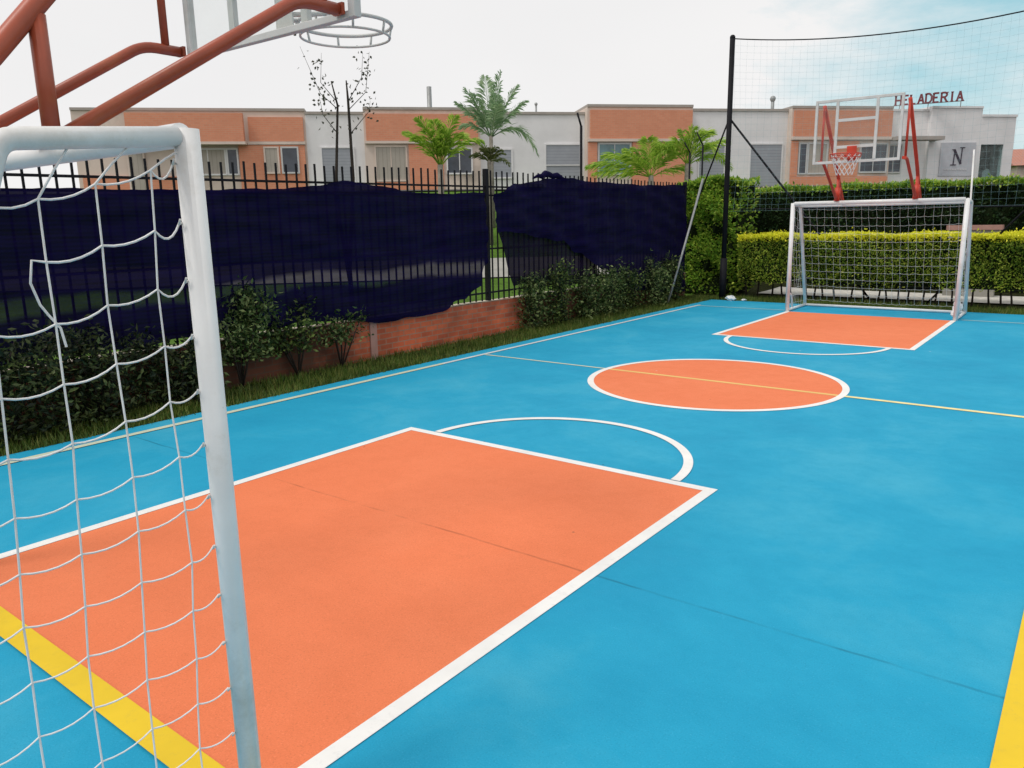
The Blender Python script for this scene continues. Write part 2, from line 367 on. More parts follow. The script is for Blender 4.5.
tag(ring(0, D-LK, 1.075, 1.14, .006, radians(181.6), radians(358.4)).build('arc_line', M['line_white']), kind='structure')
tag(disc(0, D/2, 1.36, .002).build('centre_circle', M['orange']), kind='structure')
tag(ring(0, D/2, 1.315, 1.385, .004).build('circle_line', M['line_white']), kind='structure')
sheet('centre_line', -3.28, -1.385, D/2-.022, D/2+.022, .008, M['line_cream'])
sheet('centre_line', -1.315, 1.315, D/2-.032, D/2+.032, .008, M['line_pale'])
sheet('centre_line', 1.385, 3.17, D/2-.034, D/2+.034, .008, mottled('yellow_cream', (.84,.72,.34), .15, 6, .7))
sheet('side_line', -3.325, -3.25, -2.2, 6.0, .012, M['line_cream'])
sheet('side_line', -3.32, -3.255, 6.0, 13.9, .012, wornline('pale_side_line', (.62,.68,.70), (.1,.4,.5), .6))
sheet('side_line', 3.175, 3.285, -2.2, 13.9, .012, M['line_yellow'])
sheet('goal_line', -3.255, 3.175, -.05, .06, .016, M['line_yellow'])
sheet('goal_line', -3.26, -WK-lw, D+.12, D+.155, .012, M['line_cream'])
sheet('goal_line', WK+lw, 3.175, D+.12, D+.155, .012, M['line_cream'])

# grass strips
gr = MB()
def blades(n, f, h0, h1):
    for _ in range(n):
        x, y = f(); hh = random.uniform(h0, h1); a = random.uniform(0, 2*pi); w = random.uniform(.004, .009)
        lx, ly = random.uniform(-.5,.5)*hh, random.uniform(-.5,.5)*hh; z = terr(x, y)-.03
        gr.add([(x-w*cos(a), y-w*sin(a), z), (x+w*cos(a), y+w*sin(a), z), (x+lx, y+ly, z+hh)], [(0,1,2)])
blades(26000, lambda: (-3.52-abs(random.gauss(0, .5)) if random.random() < .6 else random.uniform(-4.4,-3.5), random.uniform(-.5, 15.4)), .03, .11)
blades(15000, lambda: (random.uniform(-4.2, 5), 15.06+abs(random.gauss(0, .45))), .03, .12)
tag(gr.build('grass', M['lf_grass']), 'rough olive grass along the edges of the blue court', 'grass', kind='stuff')

# ---------------------------------------------------------------- goals (local: +y runs back behind the goal line)
HG = 2.0; BT = .43; ZT = 1.955; BB = 1.10; R = .037
def rear_y(z): return BT+(ZT-z)/ZT*(BB-BT)
def goal(name, loc, rz, near, label):
    t = empty(name, loc, rz); tag(t, label, 'goal', 'small goals with a basketball hoop on top')
    w = WK; R = .032 if near else .038; rs = .025 if near else .030
    for sx_ in (-1, 1):
        MB().tube([(sx_*w,0,.0),(sx_*w,0,HG+.008)], R, 20).build('post', M['white'], t)
        MB().tube(arc([(sx_*w,R*.8,HG-.012),(sx_*w,BT,ZT),(sx_*w,BB,.034)], .035), rs, 14).build('rear_stay', M['white'], t)
        MB().tube([(sx_*w,R*.8,.03),(sx_*w,BB,.03)], rs*.85, 12).build('ground_bar', M['white'], t)
        if not near:
            MB().tube([(sx_*w,.30,.03),(sx_*w,.20,.30),(sx_*w,R*.7,.36)], .02, 10).build('corner_brace', M['white'], t)
    MB().tube([(-w+R*.8,0,HG-.005),(w-R*.8,0,HG-.005)], R*.96, 20).build('crossbar', M['white'], t)
    MB().tube([(-w+.03,BT,ZT),(w-.03,BT,ZT)], rs*.95, 14).build('top_rear_bar', M['white'], t)
    MB().tube([(-w+.02,BB,.03),(w-.02,BB,.03)], rs*.85, 12).build('ground_bar', M['white'], t)
    net = MB(); cr = .0027 if near else .0021; n_ = 4 if near else 3
    rows = 13; cell = .146
    for sx_ in (-1, 1):
        xw = sx_*(w-.006)
        def node(i, j):
            z = 1.905-cell*j-(.036*i if i < 3 else .072+.012*(i-2))*max(.15, 1-j*.10)
            random.seed(i*77+j*13+(5 if sx_ > 0 else 0)); dx = random.uniform(-.006,.006)
            return Vector((xw+dx+.02*sx_*-1*sin(i*.9+j*.7), -(-(.098+.130*i)-(.003*j if i < 2 else .004*j)), max(.05, z)))
        for i in range(8):
            jm = [j for j in range(rows) if rear_y(node(i,j).z) > node(i,j).y+.02]
            if not jm: continue
            pts = [node(i,j) for j in jm]
            if jm[0] == 0:
                p = pts[0]; net.tube(sag((sx_*w, max(.02, p.y-.075), HG-.045), p, -.003, 2), cr, n_, False)
            if jm[-1] == rows-1: pts.append(Vector((sx_*w, pts[-1].y+.01, .055)))
            net.tube(pts, cr, n_, False)
        for j in range(rows):
            cols = [i for i in range(8) if rear_y(node(i,j).z) > node(i,j).y+.02]
            ph = Vector((sx_*(w-.012), .036, 1.9255-.1475*j))
            path = sag(ph, node(0,j), .030 if j < 3 else .014, 6)
            for a, b_ in zip(cols, cols[1:]): path += sag(node(a,j), node(b_,j), .013, 5)[1:]
            last = node(cols[-1], j); path += sag(last, (sx_*w, rear_y(last.z-.02)-.03, last.z-.02), .008, 3)[1:]
            if near and sx_ < 0 and j == 1:
                k = 1+6+5+5
                loose = path[:k]+[Vector((xw, .395, 1.70)), Vector((xw+.01,.40,1.65)), Vector((xw+.015,.385,1.60)), Vector((xw+.01,.372,1.575)), Vector((xw,.355,1.545)), Vector((xw,.348,1.50))]
                net.tube(loose, cr*1.1, n_, False); continue
            net.tube(path, cr, n_, False)
    ncol = 21
    def bn(i, j):
        z = 1.90-cell*j; u = -w+.04+(2*w-.08)*i/ncol
        random.seed(i*31+j*17); bul = .05*sin(pi*i/ncol)*sin(pi*j/rows)
        return Vector((u+random.uniform(-.01,.01), rear_y(max(z,.06))+bul+random.uniform(-.01,.01), max(.05, z-.03*sin(pi*i/ncol)+random.uniform(-.006,.006))))
    for i in range(ncol+1): net.tube([Vector((bn(i,0).x, BT, ZT-.02))]+[bn(i,j) for j in range(rows)], cr, n_, False)
    for j in range(rows):
        path = []
        for i in range(ncol): path += sag(bn(i,j), bn(i+1,j), .010, 3)[(1 if i else 0):]
        net.tube(path, cr, n_, False)
    net.build('net', M['cord'], t)
    if near:
        for j in range(13):
            z = 1.9255-.1475*j
            MB().tube([(-w+.010,.026,z),(-w+.004,.042,z-.004),(-w-.004,.042,z+.008)], .003, 6).build('net_hook', M['board'], t)
    else:
        b_ = MB(); random.seed(4)
        for k in range(5): b_.ball((w-.02+random.uniform(-.05,.05), .20+random.uniform(-.06,.1), .10+k*.04), .055, 10, (1,.8,1.1), .15)
        b_.build('bundled_net', M['cord'], t)
    random.seed(3); return t
goal('small_goal', (0,0,0), pi, True, 'white tubular goal in the foreground, net hanging beside the camera')
goal('small_goal', (0,D,0), 0, False, 'white tubular goal at the far end in front of the low hedge')

# ---------------------------------------------------------------- hoops (local: -y runs forward over the court)
def hoop(loc, rz, near, label):
    t = empty('basketball_hoop', loc, rz); tag(t, label, 'basketball hoop', 'hoops welded on top of the goals')
    rm = M['red'] if near else M['bright_red']; yb = -1.21; XA, XB = (-.715, .505) if near else (-.72, .56)
    z0, z1 = 2.60, 3.60; xm = (XA+XB)/2
    for sx_ in (-1, 1):
        x = (-.65 if sx_ < 0 else .56) if near else sx_*.635
        br = MB().tube(arc([(x,.0,HG+.03),(x,-.98,2.635),(x,-1.17,2.635)], .07), .025, 14).build('bracket', rm, t)
        MB().tube([(x,0,HG+.02),(x,0,2.40)], .026, 14).build('upright', rm, br)
        MB().tube([(x,BT,ZT+.02),(x,.14,2.258),(x,-.10,2.541),(x,-1.10,3.52)], .030, 14).build('upper_strut', rm, br)
        MB().tube([(x,-1.10,2.655),(x,-1.10,3.53)], .019, 12).build('rear_upright', rm, br)
        MB().box(x-.03, x+.03, -1.175, -1.19, 2.615, 2.66).build('mounting_plate', rm, br)
        MB().box(x-.045, x+.045, -.05, .05, HG+.032, HG+.044).build('base_plate', rm, br)
        if not near:
            MB().tube([(x,0,HG+.045),(x,0,2.26)], .05, 12).build('sleeve', rm, br)
    bd = MB(); 
    fb = .030 if near else .042
    for xe in (XA, XB): bd.box(xe-.020, xe+.020, yb-.02, yb+.018, z0, z1)
    bd.box(XA+.0205, XB-.0205, yb-.019, yb+.015, z0, z0+fb); bd.box(XA+.0205, XB-.0205, yb-.019, yb+.015, z1-fb, z1)
    bo = bd.build('backboard', M['board'], t, .003)
    xi, xj = XA+.325, XB-.355
    for x in (xi, xj): MB().box(x-.021, x+.021, yb-.026, yb-.0, z0+fb+.001, z1-fb-.001).build('inner_bar', M['board'], bo)
    for zz in (2.83, 3.245): MB().box(xi+.022, xj-.022, yb-.024, yb-.002, zz, zz+.045).build('target_bar', M['board'], bo)
    MB().box(XA+.021, XB-.021, yb+.002, yb+.006, z0+fb+.002, z1-fb-.002).build('acrylic_pane', M['pane'], bo)
    # rim
    rx = (-.215 if near else -.13); rr = .225; ry = yb-.16-rr; rz_ = 2.715
    rmm = M['board'] if near else M['bright_red']
    rg = MB().tube([(rx+rr*cos(a), ry+rr*sin(a), rz_) for a in [2*pi*k/40 for k in range(40)]], .009, 8, closed=True)
    ro = rg.build('rim', rmm, t)
    MB().tube([(rx+(rr-.01)*cos(a), ry+(rr-.01)*sin(a), rz_-.055) for a in [2*pi*k/40 for k in range(40)]], .006, 6, closed=True).build('lower_ring', rmm, ro)
    for k in range(8):
        a = 2*pi*(k+.3)/8
        MB().tube([(rx+(rr+.002)*cos(a), ry+(rr+.002)*sin(a), rz_),(rx+(rr-.01)*cos(a), ry+(rr-.01)*sin(a), rz_-.055)], .006, 6).build('connector', rmm, ro)
    MB().box(rx-.06, rx+.06, yb-.034, yb-.027, 2.63, 2.80).build('rim_plate', rmm if not near else M['board'], ro)
    for s_ in (-1, 1):
        MB().tube([(rx+s_*.05, yb-.034, 2.69),(rx+s_*.10, ry+rr*.88, rz_)], .011, 8).build('rim_arm', rmm, ro)
    if not near:
        nt_ = MB(); L = 6; K = 12
        def p(k, l):
            a = 2*pi*(k+.5*(l % 2))/K; r_ = rr-.012-.095*min(1, l/5); return Vector((rx+r_*cos(a), ry+r_*sin(a), rz_-.01-.062*l))
        for k in range(K):
            nt_.tube([p(k, l) for l in range(L)], .0042, 4, False); nt_.tube([p(k+(-(l//2)-(l % 2)*1 if 0 else 0) if l % 2 == 0 else k-1, l) for l in range(L)], .0042, 4, False)
        nt_.build('hoop_net', M['cord'], t)
        MB().box(rx-.075, rx+.075, yb-.050, yb-.035, 2.66, 2.86).build('rim_backplate', rmm, ro, .01)
    return t
hoop((0,0,0), pi, True, 'near basketball hoop seen from behind, thick red struts, bare grey rim without net')
hoop((0,D,0), 0, False, 'far basketball hoop with clear board, red rim and short white net')

# ---------------------------------------------------------------- poles, cable, ball-stop net at the far end
PY = 15.25
def ball_pole(x, label, foot):
    t = empty('net_pole', (x, PY, 0)); tag(t, label, 'pole')
    MB().tube([(0,0,-.05),(0,0,5.42)], .055, 14).build('pole', M['black'], t)
    MB().tube([(0,0,-.05),(0,0,.9)], .075, 14).build('sleeve', M['black'], t)
    MB().ball((0,0,5.42), .06, 10).build('cap', M['black'], t)
    MB().tube([(0,0,3.83),foot], .022, 8).build('stay', M['black'], t)
    return t
p1 = ball_pole(-3.36, 'tall black pole at the left corner of the court end, braced by slanting stays', (2.75, 1.35, .0))
MB().tube([(0,0,3.83),(-1.55,1.15,1.2)], .018, 8).build('stay', M['black'], p1)
ball_pole(3.75, 'black net pole at the right corner, only its long slanting stay in view', (-3.5, 1.45, -.3))
cb = MB(); pts = [(-3.36+7.11*k/24, PY, 5.40-.36*(1-((k/24-.52)/.52)**2)) for k in range(25)]
cb.tube(pts, .012, 6)
tag(cb.build('cable', M['black']), 'thin black cable sagging across the sky from the tall pole', 'cable')
cb = MB().tube(sag((-3.36,PY+.06,1.95),(3.75,PY+.06,1.88), .02, 10), .014, 6)
tag(cb.build('rail', M['black']), 'thin black horizontal rail behind the far goal', 'rail')
bn_ = MB()
def ctop(x): k = (x+3.36)/7.11; return 5.40-.36*(1-((k-.52)/.52)**2)
nx = 52
for i in range(nx+1):
    x = -3.3+7.0*i/nx; zt = ctop(x)
    bn_.tube([(x+.02*sin(z_*2+i), PY+.02+.05*sin(z_*1.3+x), z_) for z_ in [1.9+(zt-1.9)*k/6 for k in range(7)]], (.0010), 3, False)
for j in range(27):
    bn_.tube([(-3.3+7.0*k/20, PY+.02, 1.9+(ctop(-3.3+7.0*k/20)-1.9)*j/27) for k in range(21)], (.0010), 3, False)
tag(bn_.build('ball_stop_net', M['faint_cord']), 'fine grey ball-stop netting hung from the cable behind the far goal', 'net')
tag(MB().tube([(1.39,14.95,0),(1.30,14.93,1.5),(1.262,14.9,2.86)], .015, 10).build('white_pole', M['white']), 'slim white pole standing just right of the far goal', 'pole')
tag(MB().tube([(-4.0,13.86,.0),(-3.98,14.6,1.25),(-4.0,15.46,2.62)], .025, 10).build('slanting_pipe', M['steel']), 'pale steel pipe leaning at the end of the dark fence', 'pipe')
random.seed(8)
tag(MB().ball((-3.08,15.02,.05), .085, 12, (1.3,.9,.65), .28).build('plastic_bag', M['bag']), 'crumpled white plastic bag at the foot of the tall black pole', 'bag')
tag(MB().ball((-2.80,15.07,.025), .045, 10, (1.2,.9,.5), .28).build('paper_scrap', M['bag']), 'small white scrap lying right of the plastic bag', 'litter')

# ---------------------------------------------------------------- garden wall, fence, shade cloth
wl = empty('garden_wall', (-4.42, 0, 0)); tag(wl, 'low red brick wall under the black fence', 'wall')
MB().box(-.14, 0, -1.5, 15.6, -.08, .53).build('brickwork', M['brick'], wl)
MB().grid(lambda u, v: (.012-v*.165, -1.5+17.1*u, .533+.006*sin(u*60)+.004*random.random()), 120, 2, False).build('coping', M['cap'], wl)
for y in (5.86,): MB().box(-.01, .022, y-.06, y+.06, -.05, .525).build('pier', M['slab'], wl, .004)
fn = empty('palisade_fence', (-4.49, 0, 0)); tag(fn, 'black steel palisade fence standing on the low brick wall', 'fence')
ys = []; y = -.4
while y < 15.55: ys.append(y); y += .142
def ztop(y): return 2.40+.0185*y*.9 if y < 9 else 2.55
def picket(y):
    random.seed(int(y*1000)); x = random.uniform(-.004,.004); z = ztop(y)+random.uniform(-.012,.012)
    return MB().bar((x,y,.50),(x+random.uniform(-.005,.005),y+random.uniform(-.006,.006),z), .019, .019, (0,1,0))
cam_ys = sorted(ys, key=lambda y: y)
vis = [y for y in cam_ys if y > 1.3][:100]
for y in vis: picket(y).build('picket', M['black'], fn)
rest = MB()
for y in cam_ys:
    if y not in vis:
        q = picket(y); rest.add(q.v, q.f)
if rest.v: tag(rest.build('pickets', M['black'], fn), kind='stuff')
for z in (2.30, 2.17, 1.35, .66):
    dz = .12 if z > 2 else 0
    MB().bar((0.002,-.5,z-dz*.6),(0.002,8.1,z),.032,.026,(0,0,1)).build('rail', M['black'], fn)
    MB().bar((0.002,8.1,z),(0.002,15.6,z+dz*.5),.032,.026,(0,0,1)).build('rail', M['black'], fn)
for y in (8.42, 15.6): MB().box(-.035, .035, y-.035, y+.035, 0.0, ztop(y)+.03).build('fence_post', M['black'], fn, .004)
# cloths hang on the court side of the pickets
random.seed(21)
def interp(t, xs):
    for (a, va), (b_, vb) in zip(xs, xs[1:]):
        if a <= t <= b_: k = (t-a)/(b_-a); k = k*k*(3-2*k); return va*(1-k)+vb*k
    return xs[0][1] if t < xs[0][0] else xs[-1][1]
def cloth(ya, yb, top, bot, mat, label, xo=0):
    m_ = MB()
    def f(u, v):
        y = ya+(yb-ya)*u; zt = interp(y, top)+.007*sin(y*6.5)+.003*sin(y*23); zb = interp(y, bot)+.02*sin(y*4.3)+.008*sin(y*11)
        z = zt*(1-v)+zb*v
        x = xo+.020*sin(y*7+z*4)+.012*sin(y*17+v*3)+.03*v*sin(y*2.3)+.016*sin(z*17+y*2.5+2*sin(y*1.3))+.010*sin(z*37-y*5)+.035*v+.03*max(0, sin(y*1.1-z*2.2))**4
        return (x, y+.01*sin(z*9), z)
    m_.grid(f, 150, 36); o = m_.build('shade_cloth', mat); o.location = (-4.43, 0, 0); return tag(o, label, 'shade cloth', 'shade cloths tied to the fence')
cloth(-.4, 8.27, [(-.4,2.10),(3,2.14),(4.2,2.17),(5.0,2.22),(5.5,2.31),(6.1,2.24),(7.0,2.17),(8.27,2.205)],
      [(-.4,.60),(1.6,.60),(3,.61),(4.5,.60),(5.5,.57),(5.95,.45),(7.1,.50),(7.7,.60),(8.0,.78),(8.27,1.15)], M['cloth'],
      'navy shade cloth left of the bare fence post, its hem sagging over the brick wall', .045)
cloth(8.5, 15.45, [(8.5,2.20),(9.1,2.36),(9.6,2.42),(10.0,2.47),(10.6,2.50),(11.3,2.46),(13.3,2.45),(15.5,2.50)],
      [(8.5,1.62),(9.7,1.50),(10.3,1.42),(10.9,1.18),(11.7,.85),(12.4,.55),(13.3,.30),(15.45,.12)], M['cloth_b'],
      'navy shade cloth right of the bare post, torn and hanging in a diagonal fold', .045)
o = MB(); o.grid(lambda u, v: (-4.43+.02*sin(u*20+v*6), 8.60+u*3.1+.42*v*(1-u), 1.66-(.94+.05*u)*v+.03*sin(u*18)-.10*u), 40, 8)
o = o.build('cloth_flap', clothmat('thin_shade_cloth', (.005,.003,.013), .4, .41, .06, .035)); tag(o, 'torn thin flap of shade cloth below the diagonal fold', 'shade cloth')
random.seed(5)
fold = MB().tube([(-4.40+.02*sin(k), 9.55+.12*k, 2.46+.08*sin(k*pi/8)*(1 if k < 8 else 0)+.02*sin(k*2.3)) for k in range(10)], [.015,.03,.045,.06,.05,.045,.05,.04,.03,.015], 8)
tag(fold.build('cloth_roll', M['cloth_b']), 'bunched roll of dark cloth draped over the fence top', 'shade cloth')

# ---------------------------------------------------------------- hedges
def hedge(name, x0, x1, y0, y1, z0, z1, n, leaf, mats, label, stems=False, top_extra=None, roughness=.10):
    t = empty(name, ((x0+x1)/2, (y0+y1)/2, 0)); tag(t, label, 'hedge')
    cx, cy = (x0+x1)/2, (y0+y1)/2
    k = MB()
    def wob(x, y, z): return roughness*(sin(x*3.1+z*2.3)+sin(x*7.3+z*5.1+y)+sin(z*6+x*1.7))*.5
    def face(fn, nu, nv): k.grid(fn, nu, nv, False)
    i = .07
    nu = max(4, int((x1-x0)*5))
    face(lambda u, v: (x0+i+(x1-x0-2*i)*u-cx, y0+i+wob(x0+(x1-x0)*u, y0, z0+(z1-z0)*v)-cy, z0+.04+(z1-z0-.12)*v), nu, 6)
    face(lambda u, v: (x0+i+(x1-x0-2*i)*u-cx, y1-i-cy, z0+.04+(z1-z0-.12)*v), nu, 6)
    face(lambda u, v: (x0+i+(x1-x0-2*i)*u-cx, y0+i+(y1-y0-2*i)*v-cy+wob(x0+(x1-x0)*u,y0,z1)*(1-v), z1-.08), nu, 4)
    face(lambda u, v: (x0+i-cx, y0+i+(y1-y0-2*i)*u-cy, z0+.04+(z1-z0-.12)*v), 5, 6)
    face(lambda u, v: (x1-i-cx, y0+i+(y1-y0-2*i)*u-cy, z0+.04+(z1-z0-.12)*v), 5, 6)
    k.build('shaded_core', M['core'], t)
    a, b_ = MB(), MB()
    for _ in range(n):
        r = random.random()
        if r < .55:
            x = random.uniform(x0,x1); z = z0+(z1-z0)*random.random()**.9; y = y0+wob(x,y0,z)+abs(random.gauss(0,.05)); nrm = Vector((0,-1,.35))
        elif r < .62:
            x = x0+abs(random.gauss(0,.05)); z = random.uniform(z0,z1); y = random.uniform(y0,y1); nrm = Vector((-1,0,.35))
        elif r < .66:
            x = x1-abs(random.gauss(0,.05)); z = random.uniform(z0,z1); y = random.uniform(y0,y1); nrm = Vector((1,0,.35))
        else:
            x = random.uniform(x0,x1); y = y0+(y1-y0)*random.random()**1.3; z = z1-abs(random.gauss(0,.03))+roughness*.5*sin(x*4+y*3)*.6; nrm = Vector((0,-.2,1))
        if z < z0+.10+.09*sin(x*5.3)+.07*sin(x*13.1) and random.random() < .75: continue
        if random.random() < .012: z += random.uniform(.03,.10)
        d = nrm+Vector((random.gauss(0,.7), random.gauss(0,.7), random.gauss(0,.7)))
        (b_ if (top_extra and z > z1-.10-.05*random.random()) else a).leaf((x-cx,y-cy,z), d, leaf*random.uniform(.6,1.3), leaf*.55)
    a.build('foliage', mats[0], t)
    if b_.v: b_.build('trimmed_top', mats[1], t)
    if stems:
        x = x0+.15
        while x < x1:
            y = (y0+y1)/2+random.uniform(-.3,.1)
            MB().tube([(x-cx,y-cy,-.03),(x+random.uniform(-.05,.05)-cx,y-cy,.25),(x+random.uniform(-.12,.12)-cx,y-cy,z0+.2)], [.022,.018,.012], 6).build('stem', M['stem'], t)
            x += random.uniform(.16,.34)
    return t
random.seed(31)
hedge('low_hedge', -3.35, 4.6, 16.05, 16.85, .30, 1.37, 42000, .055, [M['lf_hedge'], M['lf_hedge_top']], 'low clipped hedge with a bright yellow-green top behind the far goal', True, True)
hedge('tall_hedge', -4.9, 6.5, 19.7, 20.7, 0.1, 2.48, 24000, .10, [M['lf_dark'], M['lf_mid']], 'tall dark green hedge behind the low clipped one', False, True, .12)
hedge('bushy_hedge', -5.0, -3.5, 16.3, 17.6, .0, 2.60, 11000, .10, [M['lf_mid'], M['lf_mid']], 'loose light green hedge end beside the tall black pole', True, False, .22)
# brighter shoots on the left of the tall hedge
def shrub(name, x, y, rx, ry, h, n, leaf, mat, label, cat='shrub', group=None, base=.0, lean=0):
    t = empty(name, (x, y, terr(x,y))); tag(t, label, cat, group)
    st = MB(); fo = MB()
    K = max(4, int(6+rx*6))
    tips = []
    for _ in range(K):
        a = random.uniform(0,2*pi); q = random.uniform(.2,1); top = Vector((rx*q*cos(a)*.8, ry*q*sin(a)*.8+lean*h, h*random.uniform(.6,.95)))
        midp = top*.5+Vector((random.uniform(-.08,.08), random.uniform(-.08,.08), h*.08)); st.tube([(0,0,-.04), midp, top], [.012,.009,.004], 5)
        tips.append((midp, top))
    for _ in range(n):
        m_, tp = random.choice(tips); k = random.random()**.7
        p = m_.lerp(tp, k)+Vector((random.gauss(0,.09*rx/.4), random.gauss(0,.09), random.gauss(0,.08)))
        if random.random() < .5: p.z *= random.uniform(.05,.75); p.y += random.gauss(0,.08)
        if p.z < base: continue
        d = Vector((random.gauss(.1,1), random.gauss(-.1,1), random.gauss(.4,.7)))
        fo.leaf(p, d, leaf*random.uniform(.6,1.3), leaf*.45)
    st.build('stems', M['stem'], t); fo.build('foliage', mat, t); return t
shl = [(-4.05, 1.3, .35, .55, .95, 900, 'dark leafy shrub at the foot of the cloth, leftmost in view'),
       (-4.08, 2.1, .33, .5, .85, 850, 'dark shrub seen through the near net, second from the left'),
       (-4.12, 2.9, .30, .5, .80, 850, 'dark shrub seen through the near net just left of the goal post'),
       (-4.30, 3.75, .28, .55, 1.15, 1000, 'taller dark shrub just right of the near goal post'),
       (-4.32, 4.55, .24, .5, .86, 620, 'low leafy shrub spilling over the wall coping before the bare brick stretch'),
       (-4.30, 5.2, .2, .4, .74, 260, 'small sprig of leaves on the wall beside the pale pier'),
       (-4.20, 9.25, .28, .42, .98, 900, 'dark shrub just right of the bare fence post'),
       (-4.20, 10.1, .28, .5, 1.05, 1050, 'dark shrub below the diagonal fold of cloth'),
       (-4.18, 11.0, .32, .5, 1.0, 1050, 'dark shrub with pale leaf tips in the middle of the right-hand row'),
       (-4.20, 11.8, .32, .5, 1.12, 1050, 'dense dark shrub well left of the slanting pipe'),
       (-4.20, 12.6, .32, .5, .95, 1000, 'lower dark shrub just left of the slanting pipe'),
       (-4.12, 13.5, .3, .5, 1.12, 1000, 'dark shrub behind the foot of the slanting pipe'),
       (-4.12, 14.5, .3, .6, 1.0, 1000, 'dark shrub where the fence meets the hedge')]
for x, y, rx, ry, h, n, lb in shl:
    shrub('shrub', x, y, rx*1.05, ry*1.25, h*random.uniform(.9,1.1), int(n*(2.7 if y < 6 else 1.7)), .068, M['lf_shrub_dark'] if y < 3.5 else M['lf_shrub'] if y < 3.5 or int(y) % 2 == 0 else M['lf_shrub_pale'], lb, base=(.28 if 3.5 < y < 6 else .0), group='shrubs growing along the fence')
random.seed(41)
def bare_tree():
    t = empty('young_tree', (-4.62, 5.7, 0)); tag(t, 'thin bare young tree with sparse leaves rising above the fence', 'tree')
    tr = MB(); lf = MB()
    tr.tube([(0,.03,-.02),(0,.0,1.2),(0,.15,2.35),(0,.14,3.31),(.02,.11,3.55)], [.03,.028,.022,.016,.008], 7)
    tr.tube([(0,.02,.8),(0,-.12,1.8),(0,-.13,2.35),(-.02,-.02,3.24),(-.02,-.10,3.52)], [.026,.024,.02,.014,.007], 7)
    tr.build('trunk', M['stem'], t)
    tw = MB()
    ends = [((0,.14,3.2),(0,.45,3.45),(.03,.52,3.95)), ((0,.14,3.3),(.1,.30,3.6),(.08,.36,3.9)), ((-.02,-.03,3.2),(0,-.3,3.35),(0,-.56,3.85)), ((-.02,-.05,3.3),(-.1,-.2,3.5),(-.1,-.16,3.85)),
            ((0,.14,2.9),(.1,.4,3.2),(0,.52,3.35)), ((-.02,-.05,2.9),(0,-.28,3.1),(.05,-.36,3.3))]
    for e in ends:
        tw.tube(e, [.006,.004,.0015], 5)
        for _ in range(30):
            k = random.random(); p = Vector(e[0]).lerp(Vector(e[1]), k) if random.random() < .4 else Vector(e[1]).lerp(Vector(e[2]), k)
            p += Vector((random.gauss(0,.05), random.gauss(0,.06), random.gauss(0,.07)))
            lf.leaf(p, (random.gauss(0,1), random.gauss(0,1), random.gauss(0,1)), .048, .032)
    cr = tw.build('crown', M['stem'], t); lf.build('leaves', M['lf_bare'], cr)
bare_tree()

# ---------------------------------------------------------------- palms
def palm(x, y, zc, fr, leafw, mat, label, trunk_r=.09, name='palm_tree', dens=26, lean=(0,0)):
    g0 = terr(x, y); t = empty(name, (x, y, g0)); tag(t, label, 'palm tree')
    H = zc-g0
    tr = MB().tube([(lean[0], lean[1], -.05), (lean[0]*.5, lean[1]*.5, H*.5), (0,0,H)], [trunk_r*1.25, trunk_r, trunk_r*.8], 10)
    tr.build('trunk', M['bark'], t)
    cr = MB()
    for (az, el, L, droop) in fr:
        # az measured in the picture plane sense: 0 = to the right of the viewer's heading
        a = az; dirv = Vector((cos(a)*cos(el), sin(a)*cos(el), sin(el))); P = []
        for k in range(13):
            s_ = k/12; P.append(Vector((0,0,H-.05))+dirv*L*s_-Vector((0,0,droop*L*s_*s_*s_)))
        cr.tube(P, [.018*(1-.8*k/12)+.002 for k in range(13)], 4)
        for k in range(dens):
            s_ = .16+.84*k/dens; i = min(11, int(s_*12)); f = s_*12-i; p = P[i].lerp(P[i+1], f); tg = (P[i+1]-P[i]).normalized()
            side = tg.cross(Vector((0,0,1)));
            if side.length < .05: side = Vector((1,0,0))
            side.normalize(); upv = side.cross(tg)
            ll = leafw*(sin(pi*min(1, .15+s_*.82)))**.7*L*.42
            for sd in (-1, 1):
                d = tg*.75+side*sd*random.uniform(.55,.95)+upv*random.uniform(-.15,.45)+Vector((0,0,random.uniform(-.35,.05)))
                d.normalize(); w = side.cross(d); w = (tg*.7+Vector((random.uniform(-.3,.3),)*3)).normalized()*.019*max(1, L*.55)
                cr.add([p-w*.5, p+d*ll*.5-w*.8-Vector((0,0,.02)), p+d*ll-Vector((0,0,ll*.22)), p+d*ll*.5+w*.8], [(0,1,2,3)])
    cr.build('crown', mat, t); return t
R_ = -YAW  # heading turned left: picture-right is world angle -37.5 deg... right vector az
ra = math.atan2(r0.y, r0.x)
random.seed(51)
def fan(e, n, L, droop, spread=1.0): return [(ra+(pi if k % 2 else 0)+random.uniform(-.9,.9), e+(pi/2-e)*(k/n)**.8, L*random.uniform(.85,1.1), droop*random.uniform(.6,1.4)) for k in range(n)]
palm(-12.42, 18.46, 4.40, [(ra+3.0,.90,1.75,.16),(ra+2.8,1.12,1.9,.10),(ra+2.0,1.38,2.0,.04),(ra-.2,1.40,2.05,.04),(ra+.2,1.12,2.0,.12),(ra+.0,.88,1.8,.18),(ra+.2,.55,1.8,.85),(ra+3.0,.70,1.3,.4),(ra+3.6,1.15,1.6,.12),(ra-1.2,1.0,1.4,.2),(ra+1.2,1.2,1.6,.1)], .7, M['lf_palm_grey'],
     'tallest palm with a pale trunk and grey-green fronds above the fence', .075, dens=60)
palm(-12.23, 15.86, 3.40, fan(.80, 11, 1.75, .30), .66, M['lf_palm'],
     'bushy bright green palm left of the tallest palm', .10, dens=60)
palm(-11.5, 17.2, 3.55, fan(.35, 10, .75, .5), .7, M['lf_palm_brown'], 'small dull palm between the bushy and the tallest palm', .07, dens=24)
